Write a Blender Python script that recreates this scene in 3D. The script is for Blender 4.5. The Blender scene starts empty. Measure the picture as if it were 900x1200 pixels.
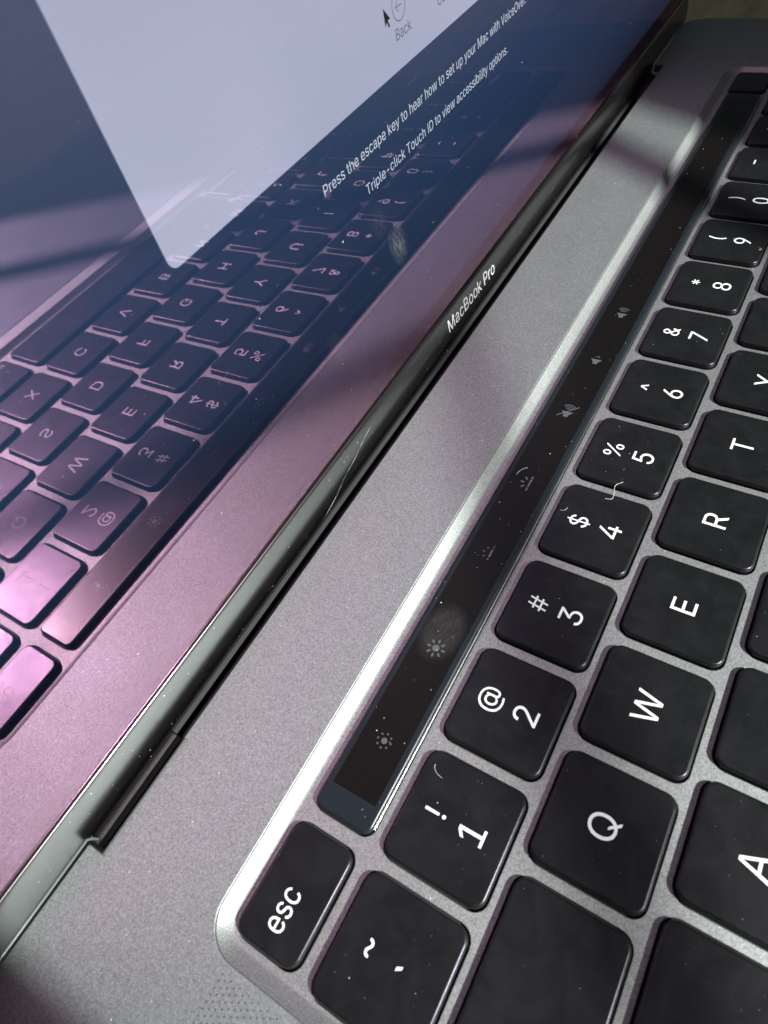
import bpy, bmesh, math, random
from mathutils import Vector, Matrix
from mathutils.geometry import delaunay_2d_cdt

# ------------------------------------------------------------------ camera, world, sun, exposure
scene = bpy.context.scene
MM = 0.001
COL = scene.collection

cam_data = bpy.data.cameras.new("camera")
cam = bpy.data.objects.new("camera", cam_data)
COL.objects.link(cam)
scene.camera = cam
cam_data.sensor_fit = 'VERTICAL'
cam_data.sensor_height = 24.0
cam_data.lens = 24.0 * 764.0145 / 1200.0
cam_data.clip_start = 0.002
cam_data.clip_end = 50.0
# rows: image right, image down, view direction (laptop frame: x along the rows, y towards the hinge, z up)
R_ = ((0.50021377, -0.84979692, -0.16622689),
      (-0.74072424, -0.32052006, -0.59041891),
      (0.44845712, 0.41846396, -0.78979373))
cm = Matrix(((R_[0][0], -R_[1][0], -R_[2][0]),
             (R_[0][1], -R_[1][1], -R_[2][1]),
             (R_[0][2], -R_[1][2], -R_[2][2])))
cam.matrix_world = Matrix.Translation(Vector((14.53, -16.16, 102.354)) * MM) @ cm.to_4x4()
cam_data.dof.use_dof = True
cam_data.dof.focus_distance = 0.135
cam_data.dof.aperture_fstop = 24.0

world = bpy.data.worlds.new("World")
scene.world = world
world.use_nodes = True
wb = world.node_tree.nodes["Background"]
wb.inputs[0].default_value = (0.80, 0.95, 1.0, 1)
wb.inputs[1].default_value = 0.026

SUN = Vector((0.012, -0.775, 0.632)).normalized()      # towards the sun
sd = bpy.data.lights.new("sun", 'SUN')
sd.energy = 5.0
sd.angle = math.radians(0.55)
sd.color = (1.0, 0.985, 0.955)
sun = bpy.data.objects.new("sun", sd)
COL.objects.link(sun)
sun.rotation_euler = SUN.to_track_quat('Z', 'Y').to_euler()
sun.location = SUN * 2

vs = scene.view_settings
vs.view_transform = 'Standard'
vs.look = 'None'
vs.exposure = 1.0
vs.gamma = 1.0
vs.use_curve_mapping = False
scene.cycles.caustics_reflective = False
scene.cycles.caustics_refractive = False
scene.cycles.sample_clamp_indirect = 6.0
scene.cycles.max_bounces = 8
scene.cycles.transparent_max_bounces = 12
scene.cycles.use_denoising = True

random.seed(11)

# ------------------------------------------------------------------ helpers
class Mesh:
    def __init__(self):
        self.v = []; self.f = []
    def add(self, vs, fs):
        n = len(self.v)
        self.v += [tuple(p) for p in vs]
        self.f += [tuple(i + n for i in f) for f in fs]
    def box(self, x0, x1, y0, y1, z0, z1):
        self.add([(x0, y0, z0), (x1, y0, z0), (x1, y1, z0), (x0, y1, z0),
                  (x0, y0, z1), (x1, y0, z1), (x1, y1, z1), (x0, y1, z1)],
                 [(3, 2, 1, 0), (4, 5, 6, 7), (0, 1, 5, 4), (1, 2, 6, 5), (2, 3, 7, 6), (3, 0, 4, 7)])
    def loft(self, rings, cap_start=True, cap_end=True):
        n = len(rings[0])
        vs = [p for r in rings for p in r]
        fs = []
        for k in range(len(rings) - 1):
            for i in range(n):
                j = (i + 1) % n
                fs.append((k * n + i, k * n + j, (k + 1) * n + j, (k + 1) * n + i))
        if cap_start: fs.append(tuple(reversed(range(n))))
        if cap_end: fs.append(tuple((len(rings) - 1) * n + i for i in range(n)))
        self.add(vs, fs)
    def tube(self, pts, rad, seg=5):
        rings = []
        for k, p in enumerate(pts):
            p = Vector(p)
            a = Vector(pts[max(k - 1, 0)]); b = Vector(pts[min(k + 1, len(pts) - 1)])
            t = (b - a).normalized()
            u = t.cross(Vector((0.21, 0.33, 0.92))).normalized(); w = t.cross(u)
            r = rad[k] if isinstance(rad, (list, tuple)) else rad
            rings.append([p + (u * math.cos(q * 2 * math.pi / seg) + w * math.sin(q * 2 * math.pi / seg)) * r for q in range(seg)])
        self.loft(rings)
    def disc(self, cx, cy, z, r, n=14):
        self.add([(cx + r * math.cos(2 * math.pi * i / n), cy + r * math.sin(2 * math.pi * i / n), z) for i in range(n)], [tuple(range(n))])
    def build(self, name, smooth=None):
        me = bpy.data.meshes.new(name)
        me.from_pydata([(x * MM, y * MM, z * MM) for x, y, z in self.v], [], self.f)
        me.update()
        if smooth is not None:
            for p in me.polygons: p.use_smooth = True
            me.set_sharp_from_angle(angle=math.radians(smooth))
        return me

WORLD_LOC = {}
def add(name, me, mat, parent=None, loc=(0, 0, 0), rot=None, **props):
    """link a mesh (or an Empty) at a world place given in mm, as a child of parent"""
    o = bpy.data.objects.new(name, me)
    COL.objects.link(o)
    L = Vector(loc)
    WORLD_LOC[o.name] = L
    if parent is not None:
        o.parent = parent
        if parent.rotation_euler.x == 0 and parent.rotation_euler.z == 0:
            o.location = (L - WORLD_LOC[parent.name]) * MM
            if rot is not None: o.rotation_euler = rot
        # a child of a rotated part shares its frame and stays at its origin
    else:
        o.location = L * MM
        if rot is not None: o.rotation_euler = rot
    if mat is not None:
        if len(me.materials) == 0: me.materials.append(mat)
    for k, v in props.items(): o[k] = v
    return o

def rrect(w, h, r, n=6, cx=0, cy=0):
    r = min(r, w / 2 - 1e-4, h / 2 - 1e-4)
    pts = []
    for sx, sy, a0 in ((1, 1, 0), (-1, 1, 90), (-1, -1, 180), (1, -1, 270)):
        for k in range(n + 1):
            a = math.radians(a0 + 90 * k / n)
            pts.append((cx + sx * (w / 2 - r) + r * math.cos(a), cy + sy * (h / 2 - r) + r * math.sin(a)))
    return pts

def slab(w, h, r, profile, n=6):
    """rounded-rectangle block; profile = [(inset, z)] from the bottom to the top"""
    m = Mesh()
    rings = []
    for ins, z in profile:
        rings.append([(x, y, z) for x, y in rrect(w - 2 * ins, h - 2 * ins, max(r - ins, 0.15), n)])
    m.loft(rings)
    return m

def sheet(loops, z_top, thick, bevel=0.0, name="sheet"):
    """flat plate with holes: a filled 2D curve with thickness"""
    cu = bpy.data.curves.new(name, 'CURVE')
    cu.dimensions = '2D'
    cu.fill_mode = 'BOTH'
    cu.extrude = (thick / 2 - bevel) * MM
    cu.bevel_depth = bevel * MM
    cu.bevel_resolution = 2
    cu.offset = -bevel * MM
    for lp in loops:
        sp = cu.splines.new('POLY')
        sp.points.add(len(lp) - 1)
        for p, (x, y) in zip(sp.points, lp): p.co = (x * MM, y * MM, 0, 1)
        sp.use_cyclic_u = True
    o = bpy.data.objects.new(name, cu)
    COL.objects.link(o)
    dg = bpy.context.evaluated_depsgraph_get()
    dg.update()
    me = bpy.data.meshes.new_from_object(o.evaluated_get(dg))
    bpy.data.objects.remove(o)
    me.transform(Matrix.Translation((0, 0, (z_top - thick / 2) * MM)))
    me.name = name
    return me

# ---- lettering: outlines of a plain grotesque (x,y pairs; capital height 254.5)
GLYPH_DATA = [
    ('!', 98, [[34,80,32,254,66,254,64,80], [49,-2,40,-1,33,4,28,12,26,20,28,29,33,37,40,42,49,43,58,42,65,37,70,29,72,20,70,12,65,4,58,-1]]),
    ('"', 160, [[39,159,35,254,68,254,64,159], [96,159,93,254,125,254,122,159]]),
    ('#', 220, [[121,0,163,254,188,254,147,0], [5,70,9,96,200,96,196,70], [32,0,73,254,99,254,57,0], [20,158,24,184,215,184,211,158]]),
    ('$', 223, [[101,-37,101,292,122,292,122,-37], [112,-4,86,-2,64,5,46,15,32,30,23,48,19,68,52,68,55,55,62,44,71,35,83,29,97,26,112,25,128,26,143,30,155,37,165,46,171,57,173,70,171,81,166,89,158,96,148,102,136,107,122,111,92,120,64,130,43,145,30,163,26,186,29,206,37,224,51,238,69,249,90,256,114,258,137,256,158,249,175,238,189,224,197,208,200,189,169,189,163,206,151,219,134,227,112,229,97,228,84,224,73,218,64,209,59,199,58,188,60,176,65,167,74,160,85,154,96,150,106,147,132,140,156,132,168,126,179,119,189,110,197,99,202,85,204,69,201,50,193,32,180,17,162,5,139,-2]]),
    ('%', 338, [[88,141,73,143,60,149,50,157,43,168,39,180,37,194,37,206,39,220,43,232,51,243,60,251,73,257,88,258,103,257,115,251,125,243,132,232,136,220,138,206,138,194,136,180,132,168,125,157,115,149,103,143], [88,164,99,166,106,173,110,183,112,194,112,206,110,217,106,227,99,234,88,236,77,234,69,227,65,217,64,206,64,194,65,183,69,173,76,166], [251,-5,236,-3,223,2,213,11,206,21,202,34,200,48,200,60,202,74,206,86,213,97,223,105,236,111,251,112,266,111,278,105,288,97,295,86,299,74,300,60,300,48,299,34,295,21,288,11,278,2,265,-3], [251,17,262,20,269,26,273,36,274,48,274,60,273,71,269,81,262,88,251,90,240,88,232,81,228,71,226,60,226,48,228,36,232,26,239,20], [66,0,241,254,270,254,95,0]]),
    ('&', 224, [[98,-3,75,-1,55,6,39,17,27,31,20,48,17,67,19,82,24,95,32,106,42,117,55,128,70,139,108,168,118,176,123,181,127,187,130,194,131,202,129,214,123,223,113,228,101,230,92,229,84,227,77,222,73,216,69,208,68,199,69,190,73,182,78,173,84,164,92,153,102,142,219,0,182,0,86,116,72,132,51,159,44,172,39,185,38,199,40,215,45,229,55,241,67,249,82,255,100,257,118,255,133,249,145,241,154,230,160,217,162,202,161,191,158,181,152,171,146,162,128,146,77,109,64,98,55,87,50,77,48,66,50,54,55,44,62,35,72,29,83,25,96,23,111,25,126,30,139,37,151,48,160,61,168,76,173,93,174,112,204,112,202,90,198,72,192,57,185,46,179,38,166,23,153,12,136,3,117,-2]]),
    ("'", 103, [[39,159,35,254,68,254,64,159]]),
    ('(', 137, [[45,103,46,132,50,162,57,192,66,221,76,247,88,270,118,270,106,242,95,214,87,185,81,157,77,129,76,103,77,80,80,57,86,33,94,8,105,-19,118,-48,88,-48,69,-11,56,27,47,66]]),
    (')', 137, [[19,-48,32,-18,43,9,51,34,57,58,60,81,61,103,60,129,56,157,50,185,41,214,31,242,19,270,48,270,60,247,71,221,80,192,86,162,91,132,92,103,89,65,81,27,67,-11,48,-48]]),
    ('*', 227, [[101,111,103,165,57,136,45,158,93,183,45,208,57,229,103,200,101,254,125,254,123,200,169,229,181,208,133,183,181,158,169,136,123,165,125,111]]),
    ('+', 227, [[99,17,99,182,128,182,128,17], [31,86,31,113,195,113,195,86]]),
    (',', 94, [[19,-60,34,36,68,36,42,-60]]),
    ('-', 227, [[168,122,168,94,57,94,57,122]]),
    ('.', 94, [[48,-2,39,-1,31,4,26,12,25,20,26,29,31,37,39,42,48,43,56,42,64,37,69,29,71,20,69,12,64,4,56,-1]]),
    ('/', 125, [[117,266,36,-38,7,-38,89,266]]),
    ('0', 227, [[113,-3,87,0,65,12,47,31,34,57,27,89,24,127,27,165,35,197,48,223,65,242,87,254,113,258,139,254,161,242,179,223,192,197,200,165,203,127,200,89,192,57,179,31,162,12,140,0], [113,25,131,28,145,37,157,52,165,72,170,97,172,127,170,157,165,182,157,203,145,218,131,227,113,230,96,227,82,218,70,203,62,182,56,157,55,127,56,97,62,72,70,52,82,37,96,28]]),
    ('1', 227, [[38,0,38,27,195,27,195,0], [138,254,138,0,106,0,106,224,105,224,43,179,43,213,99,254]]),
    ('2', 227, [[32,0,32,24,117,114,130,129,141,141,149,153,155,163,159,174,160,186,159,198,154,209,146,218,137,224,125,228,112,230,98,228,86,224,77,216,69,207,65,195,64,181,33,181,35,202,43,221,55,237,72,248,91,255,112,258,134,255,153,248,169,237,181,223,188,205,191,186,189,172,185,159,179,145,168,129,153,111,76,30,76,28,195,28,195,0]]),
    ('3', 227, [[109,-3,87,-1,66,5,49,15,35,29,26,46,22,66,55,66,57,54,63,44,72,35,83,30,95,26,109,25,124,26,138,30,149,37,157,46,163,58,165,72,163,86,158,98,150,109,137,117,121,122,101,124,78,124,78,150,144,224,144,226,35,226,35,254,186,254,186,230,106,139,106,144,132,144,154,138,172,127,185,111,194,93,196,72,194,51,185,33,172,18,154,6,133,-1]]),
    ('4', 227, [[20,53,20,79,123,254,155,254,54,83,54,81,207,81,207,53], [141,0,141,159,171,159,171,0]]),
    ('5', 227, [[111,-3,89,-1,70,6,54,16,41,30,33,47,30,65,61,65,64,54,69,44,77,36,87,30,98,26,111,25,125,27,138,32,149,41,157,52,162,66,164,81,162,97,157,111,148,122,137,131,124,137,109,138,96,137,84,134,73,129,64,123,34,126,48,254,183,254,183,226,75,226,67,151,68,151,77,157,89,162,101,166,115,167,131,165,147,160,161,153,172,143,182,130,189,116,194,99,195,82,193,58,184,38,171,21,154,8,134,-1]]),
    ('6', 227, [[113,-3,91,-1,71,7,55,20,42,37,34,58,32,81,34,100,40,119,51,142,69,170,126,254,161,254,75,131,73,131,77,137,83,144,90,149,98,153,107,156,117,157,139,155,158,147,173,136,185,120,192,101,194,79,192,56,184,36,171,20,155,7,135,-1], [113,24,127,26,139,31,149,40,157,51,162,64,164,79,162,94,157,107,149,118,139,126,127,131,113,133,99,131,87,126,77,118,69,107,64,94,62,79,64,64,69,51,77,40,87,31,99,26]]),
    ('7', 227, [[48,0,162,224,162,226,31,226,31,254,195,254,195,224,82,0]]),
    ('8', 227, [[113,-3,89,-1,68,6,50,17,37,31,29,48,26,68,28,83,33,98,40,110,51,121,63,128,76,132,76,133,59,141,46,154,38,171,35,190,38,209,45,225,57,239,73,249,92,256,113,258,134,256,153,249,169,239,181,225,188,209,191,190,188,171,180,154,167,141,150,133,150,132,164,128,176,121,186,110,194,98,199,83,200,68,198,48,189,31,176,17,158,6,137,-1], [113,25,129,26,142,30,153,37,161,46,167,57,168,69,167,83,161,94,153,104,141,111,128,116,113,118,98,116,85,111,73,104,65,94,59,83,58,69,59,57,64,46,73,37,84,30,97,26], [113,145,126,146,137,150,146,157,154,165,158,176,160,188,158,200,154,210,147,218,138,225,126,229,113,230,100,229,89,225,79,218,72,210,68,200,66,188,68,176,72,165,79,157,89,150,100,146]]),
    ('9', 227, [[113,258,135,255,155,247,171,234,184,217,192,197,194,173,192,155,186,135,175,112,158,84,100,0,65,0,151,124,154,124,149,117,144,111,137,105,128,101,119,98,109,97,87,100,69,107,53,119,41,134,34,154,32,176,34,198,42,218,55,235,71,247,91,255], [113,230,99,228,87,223,77,215,69,204,64,191,63,176,64,161,69,148,77,137,87,129,99,123,113,122,127,123,139,129,149,137,157,147,162,160,164,175,162,190,157,204,150,215,139,223,127,228]]),
    (':', 94, [[48,-2,39,-1,31,4,26,12,25,20,26,29,31,37,39,42,48,43,56,42,64,37,69,29,71,20,69,12,64,4,56,-1], [48,135,39,137,31,142,26,149,25,158,26,167,31,174,39,179,48,181,56,179,64,174,69,167,71,158,69,149,64,142,56,137]]),
    (';', 94, [[19,-60,34,36,68,36,42,-60], [52,135,43,137,36,142,31,149,29,158,31,167,36,174,43,179,52,181,61,179,68,174,73,167,75,158,73,149,68,142,61,137]]),
    ('<', 227, [[33,89,33,110,194,192,194,158,71,100,72,102,72,97,71,99,194,40,194,8]]),
    ('=', 227, [[36,122,36,151,191,151,191,122], [36,48,36,77,191,77,191,48]]),
    ('>', 227, [[193,89,32,8,32,40,155,99,154,97,154,102,155,100,32,158,32,192,193,110]]),
    ('?', 179, [[66,76,66,80,67,100,71,115,76,126,84,135,93,142,104,149,115,157,123,167,129,178,131,192,129,203,125,213,119,220,110,226,100,230,89,231,78,230,69,226,60,221,53,213,48,202,46,189,14,189,17,209,24,226,36,240,51,250,69,256,89,258,110,256,127,249,142,239,153,226,160,209,162,191,160,172,153,156,142,142,127,130,117,124,110,118,104,111,100,103,98,93,97,76], [82,-2,73,-1,66,4,61,12,59,20,61,29,66,37,73,42,82,43,91,42,98,37,103,29,105,20,103,12,98,4,91,-1]]),
    ('@', 338, [[178,-68,142,-65,111,-57,84,-44,61,-26,43,-4,31,23,23,54,20,90,23,124,31,155,44,182,61,204,84,222,110,235,140,243,174,246,207,243,236,235,261,221,281,204,297,183,308,159,315,134,318,108,316,71,312,54,307,38,300,25,289,14,276,8,258,5,248,6,238,8,229,12,220,18,214,25,211,34,210,34,204,24,194,15,181,8,163,6,142,9,125,18,112,31,102,48,96,69,94,91,97,113,103,132,114,149,129,161,146,169,165,172,180,170,192,166,202,159,208,153,210,153,210,167,237,167,237,55,238,45,242,37,249,31,259,30,270,32,278,38,284,48,288,64,290,83,291,108,289,129,283,150,274,170,261,187,245,201,225,212,201,219,174,221,146,219,121,212,100,201,82,186,68,167,57,144,51,118,49,89,51,59,57,33,68,10,82,-8,101,-23,123,-34,149,-40,179,-43,192,-42,206,-40,229,-34,238,-32,245,-29,252,-53,243,-57,232,-60,219,-63,191,-67], [165,32,180,34,191,39,200,47,206,59,210,74,211,92,210,111,206,124,199,134,190,141,179,145,165,146,152,144,141,139,133,130,126,119,122,107,121,92,122,77,125,63,131,50,139,41,151,35]]),
    ('A', 240, [[8,0,101,254,138,254,231,0,198,0,144,151,138,167,132,186,125,210,116,239,123,239,114,209,106,185,100,166,95,151,43,0], [55,71,55,99,185,99,185,71]]),
    ('B', 228, [[30,0,30,254,121,254,145,252,164,245,180,235,190,221,197,205,199,187,198,172,193,160,187,150,178,143,168,137,157,133,157,131,170,129,182,123,192,114,201,102,207,86,209,68,207,50,200,33,189,20,172,9,151,2,123,0], [62,29,122,29,148,31,165,40,175,53,178,68,176,81,171,92,163,102,153,109,140,114,124,115,62,115], [62,143,119,143,132,144,144,148,154,155,162,163,166,174,168,186,165,202,156,214,141,223,120,226,62,226]]),
    ('C', 255, [[134,-3,103,1,75,12,52,32,35,58,24,90,20,127,24,165,35,197,52,223,75,242,103,254,134,258,152,256,170,252,186,245,201,236,214,224,224,209,232,193,236,174,204,174,200,186,195,197,187,206,179,214,169,220,158,224,146,227,134,228,111,225,92,216,75,202,62,182,54,157,52,127,54,97,63,72,75,53,92,38,112,29,134,26,146,27,158,30,169,34,179,40,187,48,195,57,200,68,204,80,236,80,232,62,224,45,214,31,201,19,187,9,170,2,153,-2]]),
    ('D', 251, [[109,0,48,0,48,29,107,29,136,31,159,40,177,55,189,75,197,99,200,128,197,156,190,180,177,200,160,214,138,223,110,226,47,226,47,254,113,254,147,251,176,239,200,221,217,196,227,164,231,128,227,91,217,59,199,34,175,15,145,4], [62,254,62,0,30,0,30,254]]),
    ('E', 209, [[30,0,30,254,186,254,186,226,62,226,62,143,178,143,178,114,62,114,62,29,188,29,188,0]]),
    ('F', 205, [[30,0,30,254,185,254,185,226,62,226,62,139,173,139,173,111,62,111,62,0]]),
    ('G', 260, [[134,-3,102,1,75,13,52,32,35,58,24,90,20,127,24,165,35,197,52,223,74,242,102,254,132,258,152,256,170,252,187,245,202,235,214,222,225,208,232,192,237,174,204,174,199,186,194,197,186,206,178,213,168,220,158,224,146,227,133,228,111,225,92,216,75,202,62,182,54,157,52,127,54,97,63,72,75,53,92,38,112,29,134,26,155,29,172,36,187,47,198,62,205,80,207,101,217,100,141,100,141,128,239,128,239,100,236,71,225,45,209,25,188,9,163,0]]),
    ('H', 258, [[30,0,30,254,62,254,62,144,196,144,196,254,228,254,228,0,196,0,196,116,62,116,62,0]]),
    ('I', 92, [[30,0,30,254,62,254,62,0]]),
    ('J', 198, [[93,-3,62,2,38,16,22,40,17,73,17,86,49,86,49,73,52,52,61,37,75,28,93,25,110,28,124,37,133,52,136,73,136,254,168,254,168,73,163,40,147,16,123,2]]),
    ('K', 233, [[52,73,52,108,61,119,70,131,87,152,96,162,106,172,182,254,224,254,116,138,114,138], [30,0,30,254,62,254,62,0], [186,0,94,130,114,155,224,0]]),
    ('L', 196, [[30,0,30,254,62,254,62,29,181,29,181,0]]),
    ('M', 314, [[30,0,30,254,76,254,139,94,141,87,147,71,156,42,158,33,161,24,154,24,156,32,174,87,176,94,238,254,284,254,284,0,252,0,252,174,253,184,253,229,256,229,253,217,241,181,237,171,231,152,228,145,171,0,143,0,85,145,83,152,76,170,72,181,69,192,65,204,60,216,56,229,59,229,60,219,60,186,61,175,61,0]]),
    ('N', 262, [[30,0,30,254,68,254,172,91,181,75,194,53,207,27,202,27,200,54,200,79,199,89,199,254,232,254,232,0,193,0,101,145,65,207,54,226,60,227,60,209,62,177,62,0]]),
    ('O', 267, [[133,-3,103,1,75,12,52,32,35,58,24,90,20,127,24,165,35,197,52,223,75,242,103,254,133,258,164,254,192,242,215,223,232,197,243,165,247,127,243,90,232,58,215,32,192,12,164,1], [133,26,155,29,175,38,191,52,204,72,212,97,215,127,212,157,204,182,191,202,175,216,155,225,133,228,112,225,92,216,75,202,63,182,54,157,52,127,54,97,63,72,75,52,92,38,112,29]]),
    ('P', 222, [[30,0,30,254,118,254,144,252,166,244,183,231,195,215,202,195,204,174,202,152,195,133,183,116,166,104,144,96,118,93,55,93,55,121,116,121,134,123,149,128,159,136,167,147,171,160,172,174,171,188,167,201,159,211,148,219,134,224,116,226,62,226,62,0]]),
    ('Q', 267, [[123,80,156,80,185,42,192,32,234,-24,200,-24,173,13,166,23], [133,-3,103,1,75,12,52,32,35,58,24,90,20,127,24,165,35,197,52,223,75,242,103,254,133,258,164,254,192,242,215,223,232,197,243,165,247,127,243,90,232,58,215,32,192,12,164,1], [133,26,155,29,175,38,191,52,204,72,212,97,215,127,212,157,204,182,191,202,175,216,155,225,133,228,112,225,92,216,75,202,63,182,54,157,52,127,54,97,63,72,75,52,92,38,112,29]]),
    ('R', 224, [[30,0,30,254,118,254,145,252,167,244,183,232,195,217,202,198,205,176,202,154,195,136,183,120,166,109,145,101,118,99,48,99,48,128,117,128,135,129,149,133,160,141,167,150,171,162,173,176,171,190,167,202,159,212,149,220,134,224,116,226,62,226,62,0], [177,0,115,115,151,115,214,0]]),
    ('S', 223, [[112,-4,86,-2,64,5,46,15,32,30,23,48,19,68,52,68,55,55,62,44,71,35,83,29,97,26,112,25,128,26,143,30,155,37,165,46,171,57,173,70,171,81,166,89,158,96,148,102,136,107,122,111,92,120,64,130,43,145,30,163,26,186,29,206,37,224,51,238,69,249,90,256,114,258,137,256,158,249,175,238,189,224,197,208,200,189,169,189,163,206,151,219,134,227,112,229,97,228,84,224,73,218,64,209,59,199,58,188,60,176,65,167,74,160,85,154,96,150,106,147,132,140,156,132,168,126,179,119,189,110,197,99,202,85,204,69,201,50,193,32,180,17,162,5,139,-2]]),
    ('T', 224, [[16,226,16,254,208,254,208,226,128,226,128,0,96,0,96,226]]),
    ('U', 259, [[129,-4,101,-1,77,8,57,22,42,40,33,62,30,87,30,254,62,254,62,89,64,72,70,57,80,44,94,34,110,28,129,26,149,28,165,34,179,44,188,57,194,72,196,89,196,254,229,254,229,87,226,62,216,40,201,22,182,8,157,-1]]),
    ('V', 240, [[102,0,8,254,42,254,96,103,101,88,108,69,115,45,124,15,117,15,126,45,133,69,140,88,145,103,197,254,231,254,139,0]]),
    ('W', 343, [[78,0,8,254,41,254,82,98,91,60,93,47,96,33,98,20,95,20,97,33,112,98,153,254,190,254,231,98,249,20,244,20,247,33,249,47,261,98,302,254,335,254,265,0,228,0,184,161,180,178,176,196,172,215,168,237,175,237,171,216,167,197,164,179,159,161,115,0]]),
    ('X', 237, [[9,0,109,142,109,118,15,254,52,254,89,200,102,181,107,172,112,164,116,156,122,146,116,146,121,156,131,172,136,181,187,254,223,254,129,119,129,143,228,0,191,0,146,65,129,90,125,98,120,106,115,116,122,116,113,98,108,91,91,65,46,0]]),
    ('Y', 236, [[102,0,102,104,8,254,46,254,96,172,104,159,111,146,118,132,125,115,112,115,119,132,126,146,140,172,191,254,228,254,134,104,134,0]]),
    ('Z', 219, [[21,0,21,23,137,193,170,238,174,227,158,227,143,226,20,226,20,254,198,254,198,231,84,64,76,52,58,28,49,17,45,27,61,28,92,28,107,29,200,29,200,0]]),
    ('[', 137, [[51,-48,51,270,118,270,118,244,80,244,80,-22,118,-22,118,-48]]),
    ('\\', 125, [[89,-38,7,266,36,266,117,-38]]),
    (']', 137, [[18,-48,18,-22,57,-22,57,244,18,244,18,270,86,270,86,-48]]),
    ('^', 163, [[13,139,65,246,99,246,150,139,120,139,80,224,83,224,44,139]]),
    ('_', 159, [[159,0,159,-28,0,-28,0,0]]),
    ('`', 110, [[57,214,24,265,58,265,82,214]]),
    ('a', 195, [[80,-4,63,-3,47,2,34,11,24,22,17,37,15,54,17,69,22,80,29,90,39,97,50,102,76,108,89,110,105,112,117,113,126,115,133,117,136,121,137,139,133,148,128,156,120,161,110,164,98,165,85,164,75,161,66,156,59,150,54,144,50,137,20,146,29,161,39,173,52,182,66,188,82,191,97,192,108,192,119,190,131,186,143,180,153,172,161,160,167,145,168,126,168,0,138,0,138,26,136,26,132,19,126,12,118,6,108,1,95,-3], [85,23,101,24,114,29,124,37,132,47,136,57,138,69,138,95,135,93,130,91,123,89,77,82,67,79,58,75,52,70,47,62,46,52,47,43,51,36,57,30,65,26,74,24]]),
    ('b', 212, [[115,-4,99,-3,86,2,76,8,63,23,59,29,56,29,56,0,26,0,26,254,57,254,57,160,59,160,63,166,69,173,76,180,86,186,98,191,115,192,137,189,156,180,173,166,185,146,193,122,195,94,193,66,185,42,173,23,157,8,137,-1], [110,23,126,26,140,33,150,44,158,58,163,75,164,95,163,114,158,131,150,145,140,156,126,163,110,165,94,163,81,156,70,145,62,131,58,114,56,95,58,75,63,58,70,43,81,32,94,26]]),
    ('c', 198, [[104,-4,79,-1,58,8,41,23,28,43,20,66,17,94,20,122,28,146,41,165,58,180,79,189,104,192,117,191,130,189,142,184,153,178,162,170,170,161,176,150,181,138,151,131,149,138,145,145,141,150,135,155,128,159,121,162,113,164,104,165,86,162,73,155,62,144,54,129,50,112,48,94,50,75,54,59,62,44,73,33,86,26,104,23,113,24,121,26,129,29,135,33,141,38,146,44,152,59,181,51,177,39,171,28,163,19,153,11,142,4,130,0,117,-3]]),
    ('d', 212, [[98,-4,75,-1,56,8,40,23,27,42,20,66,17,94,20,122,27,146,40,166,56,180,75,189,98,192,114,191,126,186,136,180,144,173,153,160,155,160,155,254,186,254,186,0,156,0,156,29,153,29,149,23,136,8,126,2,114,-3], [102,23,118,26,132,32,142,43,150,58,154,75,156,95,154,114,150,131,142,145,132,156,118,163,102,165,86,163,72,156,62,145,54,131,50,114,48,95,50,75,54,58,62,44,73,33,86,26]]),
    ('e', 202, [[106,-4,80,-1,58,8,41,23,28,42,20,66,17,93,20,121,28,145,40,165,58,180,78,189,103,192,118,191,133,187,147,180,160,170,170,157,179,141,184,121,186,97,186,85,37,85,37,110,169,110,155,101,153,119,149,134,141,147,131,157,118,163,103,165,87,163,73,157,62,147,54,135,50,121,48,105,48,89,50,69,55,53,64,40,76,31,90,25,106,23,117,24,127,26,143,36,149,44,153,53,182,45,177,32,168,20,156,10,141,2,125,-3]]),
    ('f', 127, [[114,190,114,164,3,164,3,190], [40,0,40,216,42,231,48,243,57,252,68,259,80,264,94,265,103,265,111,263,117,262,121,260,114,234,103,237,97,237,85,235,77,230,72,221,71,209,71,0]]),
    ('h', 205, [[57,113,57,0,26,0,26,254,57,254,57,144,51,144,62,166,76,181,94,189,114,192,132,190,148,184,161,174,170,160,177,142,179,120,179,0,148,0,148,118,145,137,136,152,123,161,105,165,92,163,80,159,71,151,63,141,58,129]]),
    ('i', 83, [[26,0,26,190,57,190,57,0], [42,221,34,223,27,227,22,234,21,242,22,249,27,256,34,260,42,262,50,260,57,256,62,249,63,242,62,234,57,227,50,223]]),
    ('k', 190, [[55,68,55,106,60,106,142,190,180,190,92,100,89,100], [26,0,26,254,57,254,57,0], [147,0,74,93,96,114,186,0]]),
    ('l', 95, [[70,-1,50,2,37,10,29,24,26,42,26,254,57,254,57,49,58,38,60,31,65,27,73,26,85,27,90,1,86,0,81,0,75,-1]]),
    ('m', 305, [[26,0,26,190,56,190,56,148,54,148,59,162,66,173,75,182,86,188,98,192,110,193,129,190,144,180,154,166,160,147,156,147,161,160,169,172,178,181,190,187,204,192,218,193,234,191,249,186,261,177,270,164,276,148,278,128,278,0,248,0,248,127,245,145,236,156,224,163,209,165,197,164,187,160,179,153,173,145,169,135,168,124,168,0,137,0,137,130,134,144,126,156,115,163,100,165,89,164,79,160,70,154,63,145,58,133,57,119,57,0]]),
    ('n', 205, [[57,113,57,0,26,0,26,190,56,190,56,144,51,144,62,166,76,181,94,189,114,192,132,190,147,184,160,174,170,160,176,142,179,120,179,0,148,0,148,118,145,137,136,152,123,161,105,165,92,163,80,159,71,151,63,141,58,129]]),
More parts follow.
